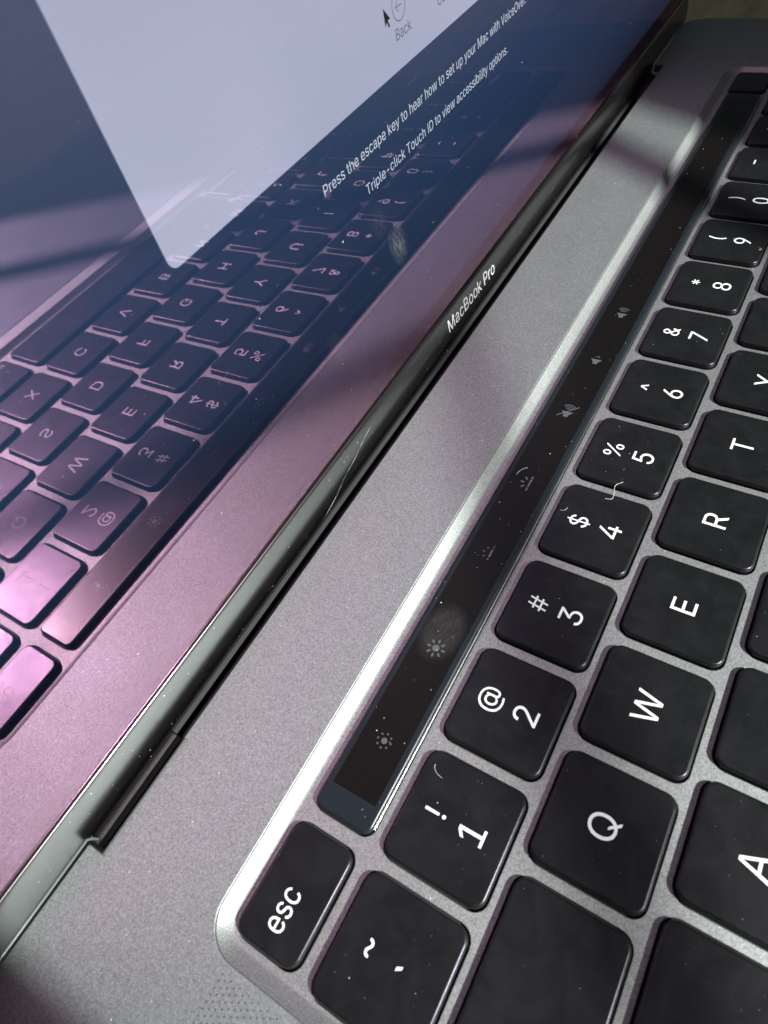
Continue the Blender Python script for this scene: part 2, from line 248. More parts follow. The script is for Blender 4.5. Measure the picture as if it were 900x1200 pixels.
    ('o', 208, [[104,-4,79,-1,58,8,41,23,28,43,20,66,17,94,20,122,28,146,41,165,58,180,79,189,104,192,128,189,149,180,167,165,180,146,188,122,191,94,188,66,180,43,167,23,149,8,128,-1], [104,23,121,26,135,33,146,44,154,59,158,75,160,94,158,112,154,129,146,144,135,155,121,162,104,165,86,162,73,155,62,144,54,129,50,112,48,94,50,75,54,59,62,44,73,33,86,26]]),
    ('p', 212, [[26,-71,26,190,56,190,56,160,59,160,63,166,69,173,76,180,86,186,98,191,115,192,137,189,156,180,173,166,185,146,193,122,195,94,193,66,185,42,173,23,157,8,137,-1,115,-4,99,-3,86,2,76,8,63,23,59,29,57,29,57,-71], [110,23,126,26,140,33,150,44,158,58,163,75,164,95,163,114,158,131,150,145,140,156,126,163,110,165,94,163,81,156,70,145,62,131,58,114,56,95,58,75,63,58,70,43,81,32,94,26]]),
    ('r', 130, [[26,0,26,190,56,190,56,160,58,160,65,173,76,184,90,190,107,192,122,192,122,161,119,162,115,162,109,163,103,163,91,161,80,157,70,151,63,142,58,131,57,118,57,0]]),
    ('s', 182, [[91,-4,72,-3,56,2,42,9,31,19,23,32,18,47,47,53,53,40,62,30,75,25,91,23,108,25,122,31,131,40,134,51,132,60,127,68,118,74,106,78,75,85,52,93,36,104,27,119,23,137,26,152,33,166,43,177,58,185,74,190,94,192,112,191,127,186,140,179,149,170,157,158,162,145,134,139,129,149,121,158,110,164,94,166,78,164,65,158,57,150,54,139,56,129,62,122,72,116,86,111,115,105,137,97,153,86,162,71,166,53,163,37,156,24,145,12,130,3,112,-2]]),
    ('t', 114, [[102,190,102,164,3,164,3,190], [32,236,63,236,63,49,64,38,68,31,75,26,93,26,97,26,101,27,107,1,90,-2,84,-2,62,1,46,11,36,26,32,46]]),
    ('u', 205, [[91,-3,73,-1,57,5,44,15,35,29,28,47,26,69,26,190,57,190,57,72,60,52,68,37,82,28,100,25,113,27,125,31,134,38,142,48,146,61,148,76,148,190,179,190,179,0,149,0,149,46,154,46,143,23,129,8,111,0]]),
    ('v', 195, [[81,0,9,190,42,190,83,78,88,60,93,43,98,27,103,10,92,10,97,27,101,43,106,60,112,78,152,190,186,190,113,0]]),
    ('w', 284, [[69,0,11,190,44,190,72,89,77,68,82,46,88,21,82,21,88,45,93,67,98,88,103,107,126,190,158,190,181,107,186,88,191,68,196,45,201,21,196,21,201,45,206,68,212,88,217,107,240,190,272,190,215,0,184,0,159,86,156,99,152,112,149,126,145,140,142,154,138,169,145,169,142,155,138,140,135,126,131,112,128,99,124,86,99,0]]),
    ('y', 195, [[24,-69,31,-43,44,-45,52,-44,59,-42,65,-37,71,-29,81,-1,9,190,42,190,83,78,88,60,93,43,98,27,103,10,92,10,97,27,101,43,106,60,112,78,153,190,186,190,102,-29,96,-43,88,-54,80,-62,70,-68,58,-71,46,-73,39,-72,32,-72]]),
    ('{', 137, [[15,110,15,126,33,128,44,135,50,146,52,164,52,203,53,219,55,233,60,244,67,254,76,261,87,266,101,269,118,270,118,244,100,242,88,234,82,221,80,202,80,144,78,136,74,128,68,122,60,117,48,113,33,110], [118,-48,101,-47,87,-44,76,-39,67,-32,60,-23,55,-11,53,3,52,19,52,58,50,75,44,87,33,93,15,96,15,112,33,111,48,109,60,105,68,100,74,93,78,86,80,77,80,19,82,1,88,-12,100,-20,118,-23], [15,95,15,126,45,126,45,95]]),
    ('|', 115, [[71,336,71,-82,44,-82,44,336]]),
    ('}', 137, [[122,110,103,110,88,113,77,117,68,122,63,128,59,136,57,144,56,153,56,202,54,221,48,234,37,241,18,244,18,270,35,269,49,266,61,261,70,254,76,244,81,233,83,219,84,203,84,164,86,146,93,135,104,128,122,126], [18,-48,18,-23,37,-20,48,-12,54,1,56,19,56,68,57,77,59,86,63,93,68,100,77,105,88,109,103,111,122,112,122,96,104,93,93,87,86,75,84,58,84,19,83,3,81,-11,76,-23,70,-32,61,-39,49,-44,35,-47], [122,96,91,95,91,126,122,126]]),
    ('~', 227, [[26,75,28,94,33,109,41,120,51,127,63,132,76,133,88,132,99,128,110,121,123,110,131,104,137,99,143,97,149,96,159,98,166,104,171,113,172,126,200,126,199,107,193,93,185,81,175,74,163,70,151,68,138,70,127,74,116,81,103,91,95,98,89,102,83,104,77,105,68,103,60,98,56,89,54,75]]),
    (' ', 94, []),
]
GLYPHS = {}
def winding(px, py, loops):
    w = 0
    for l in loops:
        for k in range(len(l)):
            (xa, ya), (xb, yb) = l[k - 1], l[k]
            if (ya <= py) != (yb <= py):
                side = (xb - xa) * (py - ya) - (px - xa) * (yb - ya)
                if yb > ya and side > 0: w += 1
                elif yb < ya and side < 0: w -= 1
    return w
for _c, _a, _flat in GLYPH_DATA:
    _lp = [[(l[i] / 254.5, l[i + 1] / 254.5) for i in range(0, len(l), 2)] for l in _flat]
    _v, _e, _f = [], [], []
    for l in _lp:
        n0 = len(_v)
        _v += [Vector(p) for p in l]
        _e += [(n0 + k, n0 + (k + 1) % len(l)) for k in range(len(l))]
    if _v:
        res = delaunay_2d_cdt(_v, _e, [], 0, 1e-7)
        _v = res[0]
        for t in res[2]:
            cx_ = sum(_v[q].x for q in t) / 3; cy_ = sum(_v[q].y for q in t) / 3
            if winding(cx_, cy_, _lp) != 0:
                _f.append(tuple(t) if (_v[t[1]] - _v[t[0]]).cross(_v[t[2]] - _v[t[0]]) > 0 else (t[0], t[2], t[1]))
    GLYPHS[_c] = (_a / 254.5, [(p.x, p.y) for p in _v], _f)

def text_width(s, cap, track=0.0):
    return sum(GLYPHS[c][0] * cap + track for c in s)

def text_into(m, s, cap, x, y, z, align='c', fit=None, track=0.0, warp=None, depth=0.0):
    """cap = capital height in mm; (x, y) = baseline point; fit = total width"""
    w = text_width(s, cap, track)
    kx = fit / w if fit else 1.0
    w *= kx
    px = x - (w / 2 if align == 'c' else (w if align == 'r' else 0))
    for c in s:
        a, v, f = GLYPHS[c]
        pts = [(px + gx * cap * kx, y + gy * cap, z) for gx, gy in v]
        if warp: pts = [warp(p) for p in pts]
        m.add(pts, f)
        px += (a * cap + track) * kx

def glyph_centred(m, c, cap, x, y, z):
    a, v, f = GLYPHS[c]
    xs = [p[0] for p in v]; ys = [p[1] for p in v]
    ox = (min(xs) + max(xs)) / 2; oy = (min(ys) + max(ys)) / 2
    m.add([(x + (gx - ox) * cap, y + (gy - oy) * cap, z) for gx, gy in v], f)

# ------------------------------------------------------------------ materials
def mat_new(name):
    m = bpy.data.materials.new(name)
    m.use_nodes = True
    nt = m.node_tree
    return m, nt, nt.nodes, nt.links, nt.nodes["Principled BSDF"]

def set_in(n, **kw):
    for k, v in kw.items():
        n.inputs[k.replace('_', ' ')].default_value = v

def aluminium(name, col, rough_a=0.57, rough_b=0.60, mixf=0.5, grain=4800, bump=0.5, colvar=0.45):
    m, nt, N, L, p = mat_new(name)
    tc = N.new('ShaderNodeTexCoord')
    nz = N.new('ShaderNodeTexNoise'); set_in(nz, Scale=grain, Detail=2.0, Roughness=0.6)
    L.new(tc.outputs['Object'], nz.inputs['Vector'])
    big = N.new('ShaderNodeTexNoise'); set_in(big, Scale=55.0, Detail=4.0, Roughness=0.6)
    L.new(tc.outputs['Object'], big.inputs['Vector'])
    mr = N.new('ShaderNodeMapRange'); set_in(mr, From_Min=0.25, From_Max=0.75, To_Min=1 - colvar, To_Max=1 + colvar)
    L.new(nz.outputs['Fac'], mr.inputs['Value'])
    mx = N.new('ShaderNodeMix'); mx.data_type = 'RGBA'; mx.blend_type = 'MULTIPLY'
    mx.inputs['Factor'].default_value = 1.0
    mx.inputs[6].default_value = (*col, 1)
    L.new(mr.outputs['Result'], mx.inputs[7])
    bp = N.new('ShaderNodeBump'); set_in(bp, Strength=bump, Distance=0.00003)
    L.new(nz.outputs['Fac'], bp.inputs['Height'])
    rr = N.new('ShaderNodeMapRange'); set_in(rr, From_Min=0.3, From_Max=0.7, To_Min=rough_a - 0.03, To_Max=rough_a + 0.04)
    L.new(big.outputs['Fac'], rr.inputs['Value'])
    p.inputs['Metallic'].default_value = 1.0
    L.new(rr.outputs['Result'], p.inputs['Roughness'])
    L.new(mx.outputs[2], p.inputs['Base Color'])
    L.new(bp.outputs['Normal'], p.inputs['Normal'])
    q = N.new('ShaderNodeBsdfPrincipled')
    set_in(q, Metallic=0.88, Roughness=rough_b)
    L.new(mx.outputs[2], q.inputs['Base Color'])
    L.new(bp.outputs['Normal'], q.inputs['Normal'])
    ms = N.new('ShaderNodeMixShader'); ms.inputs[0].default_value = mixf
    L.new(p.outputs[0], ms.inputs[1]); L.new(q.outputs[0], ms.inputs[2])
    L.new(ms.outputs[0], N['Material Output'].inputs['Surface'])
    return m

def plain(name, col, rough=0.5, metallic=0.0, spec=0.5, noise=None, bump=0.0, emit=None, estr=0.0, grain=2500):
    m, nt, N, L, p = mat_new(name)
    set_in(p, Metallic=metallic, Roughness=rough)
    p.inputs['Base Color'].default_value = (*col, 1)
    p.inputs['Specular IOR Level'].default_value = spec
    if noise or bump:
        tc = N.new('ShaderNodeTexCoord')
        nz = N.new('ShaderNodeTexNoise'); set_in(nz, Scale=grain, Detail=3.0, Roughness=0.65)
        L.new(tc.outputs['Object'], nz.inputs['Vector'])
        if noise:
            lo = N.new('ShaderNodeTexNoise'); set_in(lo, Scale=130.0, Detail=5.0, Roughness=0.7)
            L.new(tc.outputs['Object'], lo.inputs['Vector'])
            mr = N.new('ShaderNodeMapRange'); set_in(mr, From_Min=0.3, From_Max=0.7, To_Min=rough - noise, To_Max=rough + noise)
            L.new(lo.outputs['Fac'], mr.inputs['Value'])
            L.new(mr.outputs['Result'], p.inputs['Roughness'])
        if bump:
            bp = N.new('ShaderNodeBump'); set_in(bp, Strength=bump, Distance=0.00002)
            L.new(nz.outputs['Fac'], bp.inputs['Height'])
            L.new(bp.outputs['Normal'], p.inputs['Normal'])
    if emit:
        p.inputs['Emission Color'].default_value = (*emit, 1)
        p.inputs['Emission Strength'].default_value = estr
    return m

ALU = aluminium("anodised_aluminium", (0.29, 0.345, 0.33))
ALU_WEB = aluminium("anodised_aluminium_keyboard", (0.30, 0.33, 0.322), grain=4800)
ALU_PAD = aluminium("trackpad_glass", (0.15, 0.18, 0.20), rough_a=0.42, mixf=0.4, bump=0.15, colvar=0.03)
def key_plastic():
    m, nt, N, L, p = mat_new("key_plastic")
    p.inputs['Specular IOR Level'].default_value = 0.46
    p.inputs['Specular Tint'].default_value = (0.86, 0.76, 1.0, 1)
    tc = N.new('ShaderNodeTexCoord'); oi = N.new('ShaderNodeObjectInfo')
    off = N.new('ShaderNodeVectorMath'); off.operation = 'ADD'
    sc = N.new('ShaderNodeVectorMath'); sc.operation = 'SCALE'; sc.inputs[0].default_value = (1, 0.6, 0.3)
    L.new(oi.outputs['Random'], sc.inputs['Scale'])
    L.new(tc.outputs['Object'], off.inputs[0]); L.new(sc.outputs[0], off.inputs[1])
    lo = N.new('ShaderNodeTexNoise'); set_in(lo, Scale=170.0, Detail=6.0, Roughness=0.7, Distortion=0.8)
    L.new(off.outputs[0], lo.inputs['Vector'])
    mr = N.new('ShaderNodeMapRange'); set_in(mr, From_Min=0.3, From_Max=0.7, To_Min=0.30, To_Max=0.36)
    L.new(lo.outputs['Fac'], mr.inputs['Value']); L.new(mr.outputs['Result'], p.inputs['Roughness'])
    cr = N.new('ShaderNodeValToRGB')
    cr.color_ramp.elements[0].position = 0.38; cr.color_ramp.elements[0].color = (0.0052, 0.0064, 0.0062, 1)
    cr.color_ramp.elements[1].position = 0.72; cr.color_ramp.elements[1].color = (0.0092, 0.0110, 0.0105, 1)
    L.new(lo.outputs['Fac'], cr.inputs['Fac']); L.new(cr.outputs['Color'], p.inputs['Base Color'])
    nz = N.new('ShaderNodeTexNoise'); set_in(nz, Scale=6000.0, Detail=2.0)
    L.new(tc.outputs['Object'], nz.inputs['Vector'])
    bp = N.new('ShaderNodeBump'); set_in(bp, Strength=0.3, Distance=0.00002)
    L.new(nz.outputs['Fac'], bp.inputs['Height']); L.new(bp.outputs['Normal'], p.inputs['Normal'])
    return m
KEYMAT = key_plastic()
LEGEND = plain("legend_white", (0.72, 0.73, 0.74), rough=0.5, emit=(0.85, 0.95, 1.0), estr=0.07)
DECK = plain("under_key_black", (0.006, 0.006, 0.006), rough=0.7)
BLACK = plain("black_rubber", (0.012, 0.012, 0.012), rough=0.55)
BEZEL = plain("black_bezel", (0.005, 0.009, 0.017), rough=0.5)
CHIN = plain("chin_gloss", (0.150, 0.142, 0.148), rough=0.26, metallic=1.0)
LEDGE = plain("ledge_grey", (0.038, 0.042, 0.044), rough=0.5, metallic=0.0)
VENT = plain("vent_dark", (0.016, 0.017, 0.017), rough=0.5)
BARREL = plain("hinge_barrel", (0.010, 0.009, 0.008), rough=0.4, metallic=0.0)
GASKET = plain("gasket_grey", (0.10, 0.12, 0.125), rough=0.25, spec=0.6)
GLINT = plain("glint_metal", (0.75, 0.75, 0.76), rough=0.25, metallic=1.0)  # metal of the tube added for the touch bar's glint
CRACK = plain("crack_line", (0.75, 0.76, 0.74), rough=0.6)
DUST = plain("dust", (0.75, 0.74, 0.72), rough=0.9)
LINT = plain("lint", (0.8, 0.79, 0.77), rough=0.8)
HOLE = plain("speaker_hole", (0.05, 0.05, 0.05), rough=0.6)
TBGLASS = plain("touch_bar_glass", (0.010, 0.014, 0.018), rough=0.30, spec=0.36, noise=0.03)
ICON = plain("touch_bar_icon", (0.06, 0.06, 0.065), rough=0.3, emit=(0.9, 0.9, 1.0), estr=0.025)

def emission_flat(name, col, strength):
    m, nt, N, L, p = mat_new(name)
    p.inputs['Base Color'].default_value = (0.01, 0.01, 0.01, 1)
    p.inputs['Specular IOR Level'].default_value = 0.0
    p.inputs['Roughness'].default_value = 0.9
    p.inputs['Emission Color'].default_value = (*col, 1)
    p.inputs['Emission Strength'].default_value = strength
    return m

# the picture on the panel: soft dark blue wallpaper
def wallpaper():
    m, nt, N, L, p = mat_new("display_wallpaper")
    p.inputs['Base Color'].default_value = (0.008, 0.008, 0.01, 1)
    p.inputs['Specular IOR Level'].default_value = 0.0
    p.inputs['Roughness'].default_value = 0.9
    tc = N.new('ShaderNodeTexCoord')
    nz = N.new('ShaderNodeTexNoise'); set_in(nz, Scale=9.0, Detail=1.0, Roughness=0.4)
    L.new(tc.outputs['Object'], nz.inputs['Vector'])
    sx = N.new('ShaderNodeSeparateXYZ'); L.new(tc.outputs['Object'], sx.inputs[0])
    gx = N.new('ShaderNodeMapRange'); set_in(gx, From_Min=0.010, From_Max=0.090, To_Min=-0.1, To_Max=0.9)
    L.new(sx.outputs['Y'], gx.inputs['Value'])
    hx = N.new('ShaderNodeMapRange'); set_in(hx, From_Min=0.03, From_Max=0.13, To_Min=-0.18, To_Max=0.08)
    L.new(sx.outputs['X'], hx.inputs['Value'])
    ah = N.new('ShaderNodeMath'); ah.operation = 'ADD'
    L.new(gx.outputs['Result'], ah.inputs[0]); L.new(hx.outputs['Result'], ah.inputs[1])
    ad = N.new('ShaderNodeMath'); ad.operation = 'MULTIPLY_ADD'; ad.inputs[1].default_value = 0.2
    L.new(nz.outputs['Fac'], ad.inputs[0]); L.new(ah.outputs[0], ad.inputs[2])
    cr = N.new('ShaderNodeValToRGB')
    cr.color_ramp.elements[0].position = 0.0; cr.color_ramp.elements[0].color = (0.0015, 0.0025, 0.0065, 1)
    cr.color_ramp.elements[1].position = 0.85; cr.color_ramp.elements[1].color = (0.042, 0.056, 0.10, 1)
    e = cr.color_ramp.elements.new(0.2); e.color = (0.008, 0.017, 0.040, 1)
    e = cr.color_ramp.elements.new(0.5); e.color = (0.013, 0.028, 0.064, 1)
    L.new(ad.outputs[0], cr.inputs['Fac'])
    L.new(cr.outputs['Color'], p.inputs['Emission Color'])
    p.inputs['Emission Strength'].default_value = 1.0
    return m
WALL = wallpaper()
def window_white():
    m, nt, N, L, p = mat_new("setup_window_white")
    p.inputs['Base Color'].default_value = (0.01, 0.01, 0.01, 1); set_in(p, Roughness=0.9)
    p.inputs['Specular IOR Level'].default_value = 0.0
    tc = N.new('ShaderNodeTexCoord')
    nz = N.new('ShaderNodeTexNoise'); set_in(nz, Scale=14.0, Detail=2.0, Roughness=0.5)
    L.new(tc.outputs['Object'], nz.inputs['Vector'])
    cr = N.new('ShaderNodeValToRGB')
    cr.color_ramp.elements[0].position = 0.3; cr.color_ramp.elements[0].color = (0.245, 0.265, 0.36, 1)
    cr.color_ramp.elements[1].position = 0.7; cr.color_ramp.elements[1].color = (0.305, 0.325, 0.425, 1)
    L.new(nz.outputs['Fac'], cr.inputs['Fac']); L.new(cr.outputs['Color'], p.inputs['Emission Color'])
    p.inputs['Emission Strength'].default_value = 1.0
    return m
WINDOW = window_white()
SCREENTEXT = emission_flat("caption_white", (0.40, 0.43, 0.50), 1.0)
UIDARK = emission_flat("ui_grey", (0.075, 0.085, 0.12), 1.0)
UIBLACK = emission_flat("cursor_black", (0.01, 0.01, 0.015), 1.0)

# coated cover glass: clear, with a violet-pink mirror image and a greasy smudge or two
def screen_glass():
    m, nt, N, L, p = mat_new("coated_screen_glass")
    tc = N.new('ShaderNodeTexCoord')
    fr = N.new('ShaderNodeFresnel'); fr.inputs['IOR'].default_value = 3.0
    tr = N.new('ShaderNodeBsdfTransparent')
    gl = N.new('ShaderNodeBsdfGlossy'); gl.inputs['Color'].default_value = (1.0, 0.55, 0.82, 1)
    gl.inputs['Roughness'].default_value = 0.02
    mx = N.new('ShaderNodeMixShader')
    L.new(fr.outputs[0], mx.inputs[0]); L.new(tr.outputs[0], mx.inputs[1]); L.new(gl.outputs[0], mx.inputs[2])
    # smudges: stretched noise inside soft ellipses
    fac = None
    for (sx, sy, rx, ry, amp) in ((110.5, 33.0, 3.2, 5.0, 0.16), (86.0, 27.0, 2.6, 4.5, 0.04), (106.0, 40.0, 3.0, 4.0, 0.03)):
        mp = N.new('ShaderNodeMapping'); mp.vector_type = 'TEXTURE'
        mp.inputs['Location'].default_value = (sx * MM, sy * MM, 0)
        mp.inputs['Rotation'].default_value = (0, 0, 0.35)
        mp.inputs['Scale'].default_value = (rx * MM, ry * MM, 1)
        L.new(tc.outputs['Object'], mp.inputs['Vector'])
        ln = N.new('ShaderNodeVectorMath'); ln.operation = 'LENGTH'
        L.new(mp.outputs[0], ln.inputs[0])
        mr = N.new('ShaderNodeMapRange'); set_in(mr, From_Min=0.15, From_Max=1.0, To_Min=1.0, To_Max=0.0)
        L.new(ln.outputs['Value'], mr.inputs['Value'])
        nz = N.new('ShaderNodeTexNoise'); set_in(nz, Scale=2.2, Detail=6.0, Roughness=0.75)
        sc = N.new('ShaderNodeMapping'); sc.inputs['Scale'].default_value = (3.0, 0.9, 1)
        L.new(mp.outputs[0], sc.inputs['Vector']); L.new(sc.outputs[0], nz.inputs['Vector'])
        nr = N.new('ShaderNodeMapRange'); set_in(nr, From_Min=0.42, From_Max=0.75, To_Min=0.0, To_Max=1.0)
        L.new(nz.outputs['Fac'], nr.inputs['Value'])
        mu = N.new('ShaderNodeMath'); mu.operation = 'MULTIPLY'
        L.new(mr.outputs['Result'], mu.inputs[0]); L.new(nr.outputs['Result'], mu.inputs[1])
        m2 = N.new('ShaderNodeMath'); m2.operation = 'MULTIPLY'; m2.inputs[1].default_value = amp
        L.new(mu.outputs[0], m2.inputs[0])
        if fac is None: fac = m2
        else:
            ad = N.new('ShaderNodeMath'); ad.operation = 'ADD'
            L.new(fac.outputs[0], ad.inputs[0]); L.new(m2.outputs[0], ad.inputs[1]); fac = ad
    df = N.new('ShaderNodeBsdfDiffuse'); df.inputs['Color'].default_value = (0.75, 0.78, 0.7, 1)
    m3 = N.new('ShaderNodeMixShader')
    L.new(fac.outputs[0], m3.inputs[0]); L.new(mx.outputs[0], m3.inputs[1]); L.new(df.outputs[0], m3.inputs[2])
    L.new(m3.outputs[0], N['Material Output'].inputs['Surface'])
    N.remove(p)
    return m
SGLASS = screen_glass()

def touch_screen():
    m, nt, N, L, p = mat_new("touch_bar_panel")
    set_in(p, Roughness=0.29)
    p.inputs['Base Color'].default_value = (0.0042, 0.0037, 0.0031, 1)
    p.inputs['Specular IOR Level'].default_value = 0.3
    tc = N.new('ShaderNodeTexCoord')
    mp = N.new('ShaderNodeMapping'); mp.vector_type = 'TEXTURE'
    mp.inputs['Location'].default_value = (-85.5 * MM, 0.3 * MM, 0)
    mp.inputs['Scale'].default_value = (6.0 * MM, 4.2 * MM, 1)
    L.new(tc.outputs['Object'], mp.inputs['Vector'])
    ln = N.new('ShaderNodeVectorMath'); ln.operation = 'LENGTH'
    L.new(mp.outputs[0], ln.inputs[0])
    mr = N.new('ShaderNodeMapRange'); set_in(mr, From_Min=0.55, From_Max=1.0, To_Min=1.0, To_Max=0.0)
    L.new(ln.outputs['Value'], mr.inputs['Value'])
    sc = N.new('ShaderNodeMapping'); sc.inputs['Scale'].default_value = (1.2, 9.0, 1); sc.inputs['Rotation'].default_value = (0, 0, 0.6)
    L.new(mp.outputs[0], sc.inputs['Vector'])
    nz = N.new('ShaderNodeTexNoise'); set_in(nz, Scale=3.0, Detail=5.0, Roughness=0.7)
    L.new(sc.outputs[0], nz.inputs['Vector'])
    nr = N.new('ShaderNodeMapRange'); set_in(nr, From_Min=0.35, From_Max=0.75, To_Min=0.0, To_Max=1.0)
    L.new(nz.outputs['Fac'], nr.inputs['Value'])
    mu = N.new('ShaderNodeMath'); mu.operation = 'MULTIPLY'
    L.new(mr.outputs['Result'], mu.inputs[0]); L.new(nr.outputs['Result'], mu.inputs[1])
    m2 = N.new('ShaderNodeMath'); m2.operation = 'MULTIPLY'; m2.inputs[1].default_value = 0.055
    L.new(mu.outputs[0], m2.inputs[0])
    df = N.new('ShaderNodeBsdfDiffuse'); df.inputs['Color'].default_value = (0.7, 0.72, 0.72, 1)
    ms = N.new('ShaderNodeMixShader')
    L.new(m2.outputs[0], ms.inputs[0]); L.new(p.outputs[0], ms.inputs[1]); L.new(df.outputs[0], ms.inputs[2])
    L.new(ms.outputs[0], N['Material Output'].inputs['Surface'])
    return m
TBPANEL = touch_screen()

def wood():
    m, nt, N, L, p = mat_new("desk_wood")
    tc = N.new('ShaderNodeTexCoord')
    mp = N.new('ShaderNodeMapping'); mp.inputs['Scale'].default_value = (6.0, 60.0, 6.0)
    mp.inputs['Rotation'].default_value = (0, 0, 0.5)
    L.new(tc.outputs['Object'], mp.inputs['Vector'])
    nz = N.new('ShaderNodeTexNoise'); set_in(nz, Scale=1.6, Detail=8.0, Roughness=0.65, Distortion=0.6)
    L.new(mp.outputs[0], nz.inputs['Vector'])
    cr = N.new('ShaderNodeValToRGB')
    cr.color_ramp.elements[0].position = 0.3; cr.color_ramp.elements[0].color = (0.48, 0.37, 0.21, 1)
    cr.color_ramp.elements[1].position = 0.62; cr.color_ramp.elements[1].color = (0.80, 0.65, 0.42, 1)
    L.new(nz.outputs['Fac'], cr.inputs['Fac'])
    L.new(cr.outputs['Color'], p.inputs['Base Color'])
    set_in(p, Roughness=0.5)
    bp = N.new('ShaderNodeBump'); set_in(bp, Strength=0.3, Distance=0.0004)
    L.new(nz.outputs['Fac'], bp.inputs['Height']); L.new(bp.outputs['Normal'], p.inputs['Normal'])
    return m
WOOD = wood()
PAINT = plain("blocker_paint", (0.7, 0.69, 0.66), rough=0.5)  # coat of the added shade blockers

# ------------------------------------------------------------------ dimensions (mm)
XC = 137.75                      # middle of the keyboard
X0, X1 = -41.2, 316.7            # body
YB, YN, YF = 48.2, 45.3, -196.0  # hinge edge, notch edge, front edge
NX0, NX1 = -1.0, 276.5           # hinge notch
ZT, ZW = 0.30, -1.15             # deck surface, keyboard floor (key tops at 0)
P = 19.0; PY = 18.22
HX, HY = 8.35, 7.9
Y0S, TILT = 49.768, 0.027845     # screen plane
LIDROT = (math.pi / 2 - TILT, 0, 0)

# ------------------------------------------------------------------ desk, and unseen blockers added to shape the sun patch
m = Mesh(); m.box(-900, 1300, -800, 900, -60, -16.4)
add("desk", m.build("desk"), WOOD, kind="structure")

def shade_bar(mesh, a, b, off0, off1, dist, thick, ext=160):
    """a bar across the sunbeam whose shadow on the deck lies along the line a-b, from off0 to off1 mm to its right"""
    A = Vector((a[0], a[1], 0)); B = Vector((b[0], b[1], 0))
    g = (B - A).normalized()
    right = Vector((g.y, -g.x, 0))
    S = SUN
    mid = (A + B) / 2
    def pt(t, o, d): return mid + g * t + right * o + S * d
    h = (B - A).length / 2 + ext
    vs = [pt(t, o, d) for d in (dist, dist + thick) for t, o in ((-h, off0), (h, off0), (h, off1), (-h, off1))]
    mesh.add(vs, [(3, 2, 1, 0), (4, 5, 6, 7), (0, 1, 5, 4), (1, 2, 6, 5), (2, 3, 7, 6), (3, 0, 4, 7)])

blocker_root = add("sun_blocker", None, None, loc=SUN * 900, kind="structure")  # made-up bars and boards out of view, placed only to cast shadow streaks
for nm, a, b, o0, o1, dist, ext in (
        ("blocker_bar", (122, -115), (214, 35), -6.5, 6.5, 1050, 200),
        ("blocker_bar", (38, -18), (107, 35), -5.5, 6, 1500, 200),
        ("blocker_board", (156, -140), (240, 33), 0, 700, 1310, 500),
        ("blocker_board", (-15.5, -100), (-16.5, 60), -130, 0, 600, 260)):
    m = Mesh(); shade_bar(m, a, b, o0, o1, dist, 4, ext)
    m.v = [(x - SUN.x * 900, y - SUN.y * 900, z - SUN.z * 900) for x, y, z in m.v]
    add(nm, m.build(nm), PAINT, blocker_root, loc=SUN * 900)

# ------------------------------------------------------------------ the laptop
laptop = add("laptop", None, None, loc=(XC, -74, -16.0),
             label="open space grey aluminium laptop with black keys and a dusty screen", category="laptop")

# deck outline: rounded corners, hinge notch in the back edge
def arc(cx, cy, r, a0, a1, n=8):
    return [(cx + r * math.cos(math.radians(a0 + (a1 - a0) * k / n)), cy + r * math.sin(math.radians(a0 + (a1 - a0) * k / n))) for k in range(n + 1)]
YBK = 50.5
rc = 11.0
outline = (arc(X0 + rc, YF + rc, rc, 180, 270) + arc(X1 - rc, YF + rc, rc, 270, 360)
           + arc(X1 - rc, YBK - rc, rc, 0, 78)
           + [(X1 - rc - 4, YB + 0.2), (NX1, YB), (NX1, 44.6), (257.7, 44.6), (257.6, YN), (18.7, YN), (18.6, 44.6), (NX0, 44.6), (NX0, YB), (X0 + rc + 4, YB + 0.2)]
           + arc(X0 + rc, YBK - rc, rc, 102, 180))
WX0, WX1, WY0, WY1, WR = -1.6, 277.1, -85.3, 24.4, 5.5
wcx, wcy = (WX0 + WX1) / 2, (WY0 + WY1) / 2
ww, wh = WX1 - WX0, WY1 - WY0
TPW, TPH = 160.0, 97.0
tpx, tpy = XC, -91.5 - TPH / 2
top_me = sheet([outline, rrect(ww + 0.04, wh + 0.04, WR, 8, wcx, wcy), rrect(TPW + 0.5, TPH + 0.5, 3.2, 6, tpx, tpy)], ZT, 2.4, 0.18, "top_case")
top = add("top_case", top_me, ALU, laptop)
# the sloped rim of the keyboard recess
m = Mesh()
rings = []
for ins, z in ((0.0, ZT - 0.17), (0.05, ZT - 0.05), (0.18, ZT - 0.02), (1.85, ZW + 0.17), (2.1, ZW + 0.06), (2.45, ZW + 0.01)):
    rings.append([(x, y, z) for x, y in rrect(ww - 2 * ins, wh - 2 * ins, max(WR - ins * 0.8, 0.5), 8, wcx, wcy)])
m.loft(rings, False, False)
add("recess_rim", m.build("recess_rim", 40), ALU_WEB, top)
# lower body
body = slab(X1 - X0 - 1.0, YBK - YF - 1.0, 11, [(6, -16), (2.5, -14.8), (0.6, -11), (0, -6), (0, -2.2)], 8)
add("bottom_case", body.build("bottom_case", 40), ALU, laptop, loc=((X0 + X1) / 2, (YF + 44.0) / 2, 0))
m = slab(X1 - X0 - 1.0, 1, 0.3, [(0, 0), (0, 1)], 2)
# trackpad
tp = slab(TPW, TPH, 3.0, [(0, -1.0), (0, ZT - 0.06), (0.08, ZT + 0.01), (0.2, ZT + 0.01)], 6)
add("trackpad", tp.build("trackpad", 40), ALU_PAD, laptop, loc=(tpx, tpy, 0))

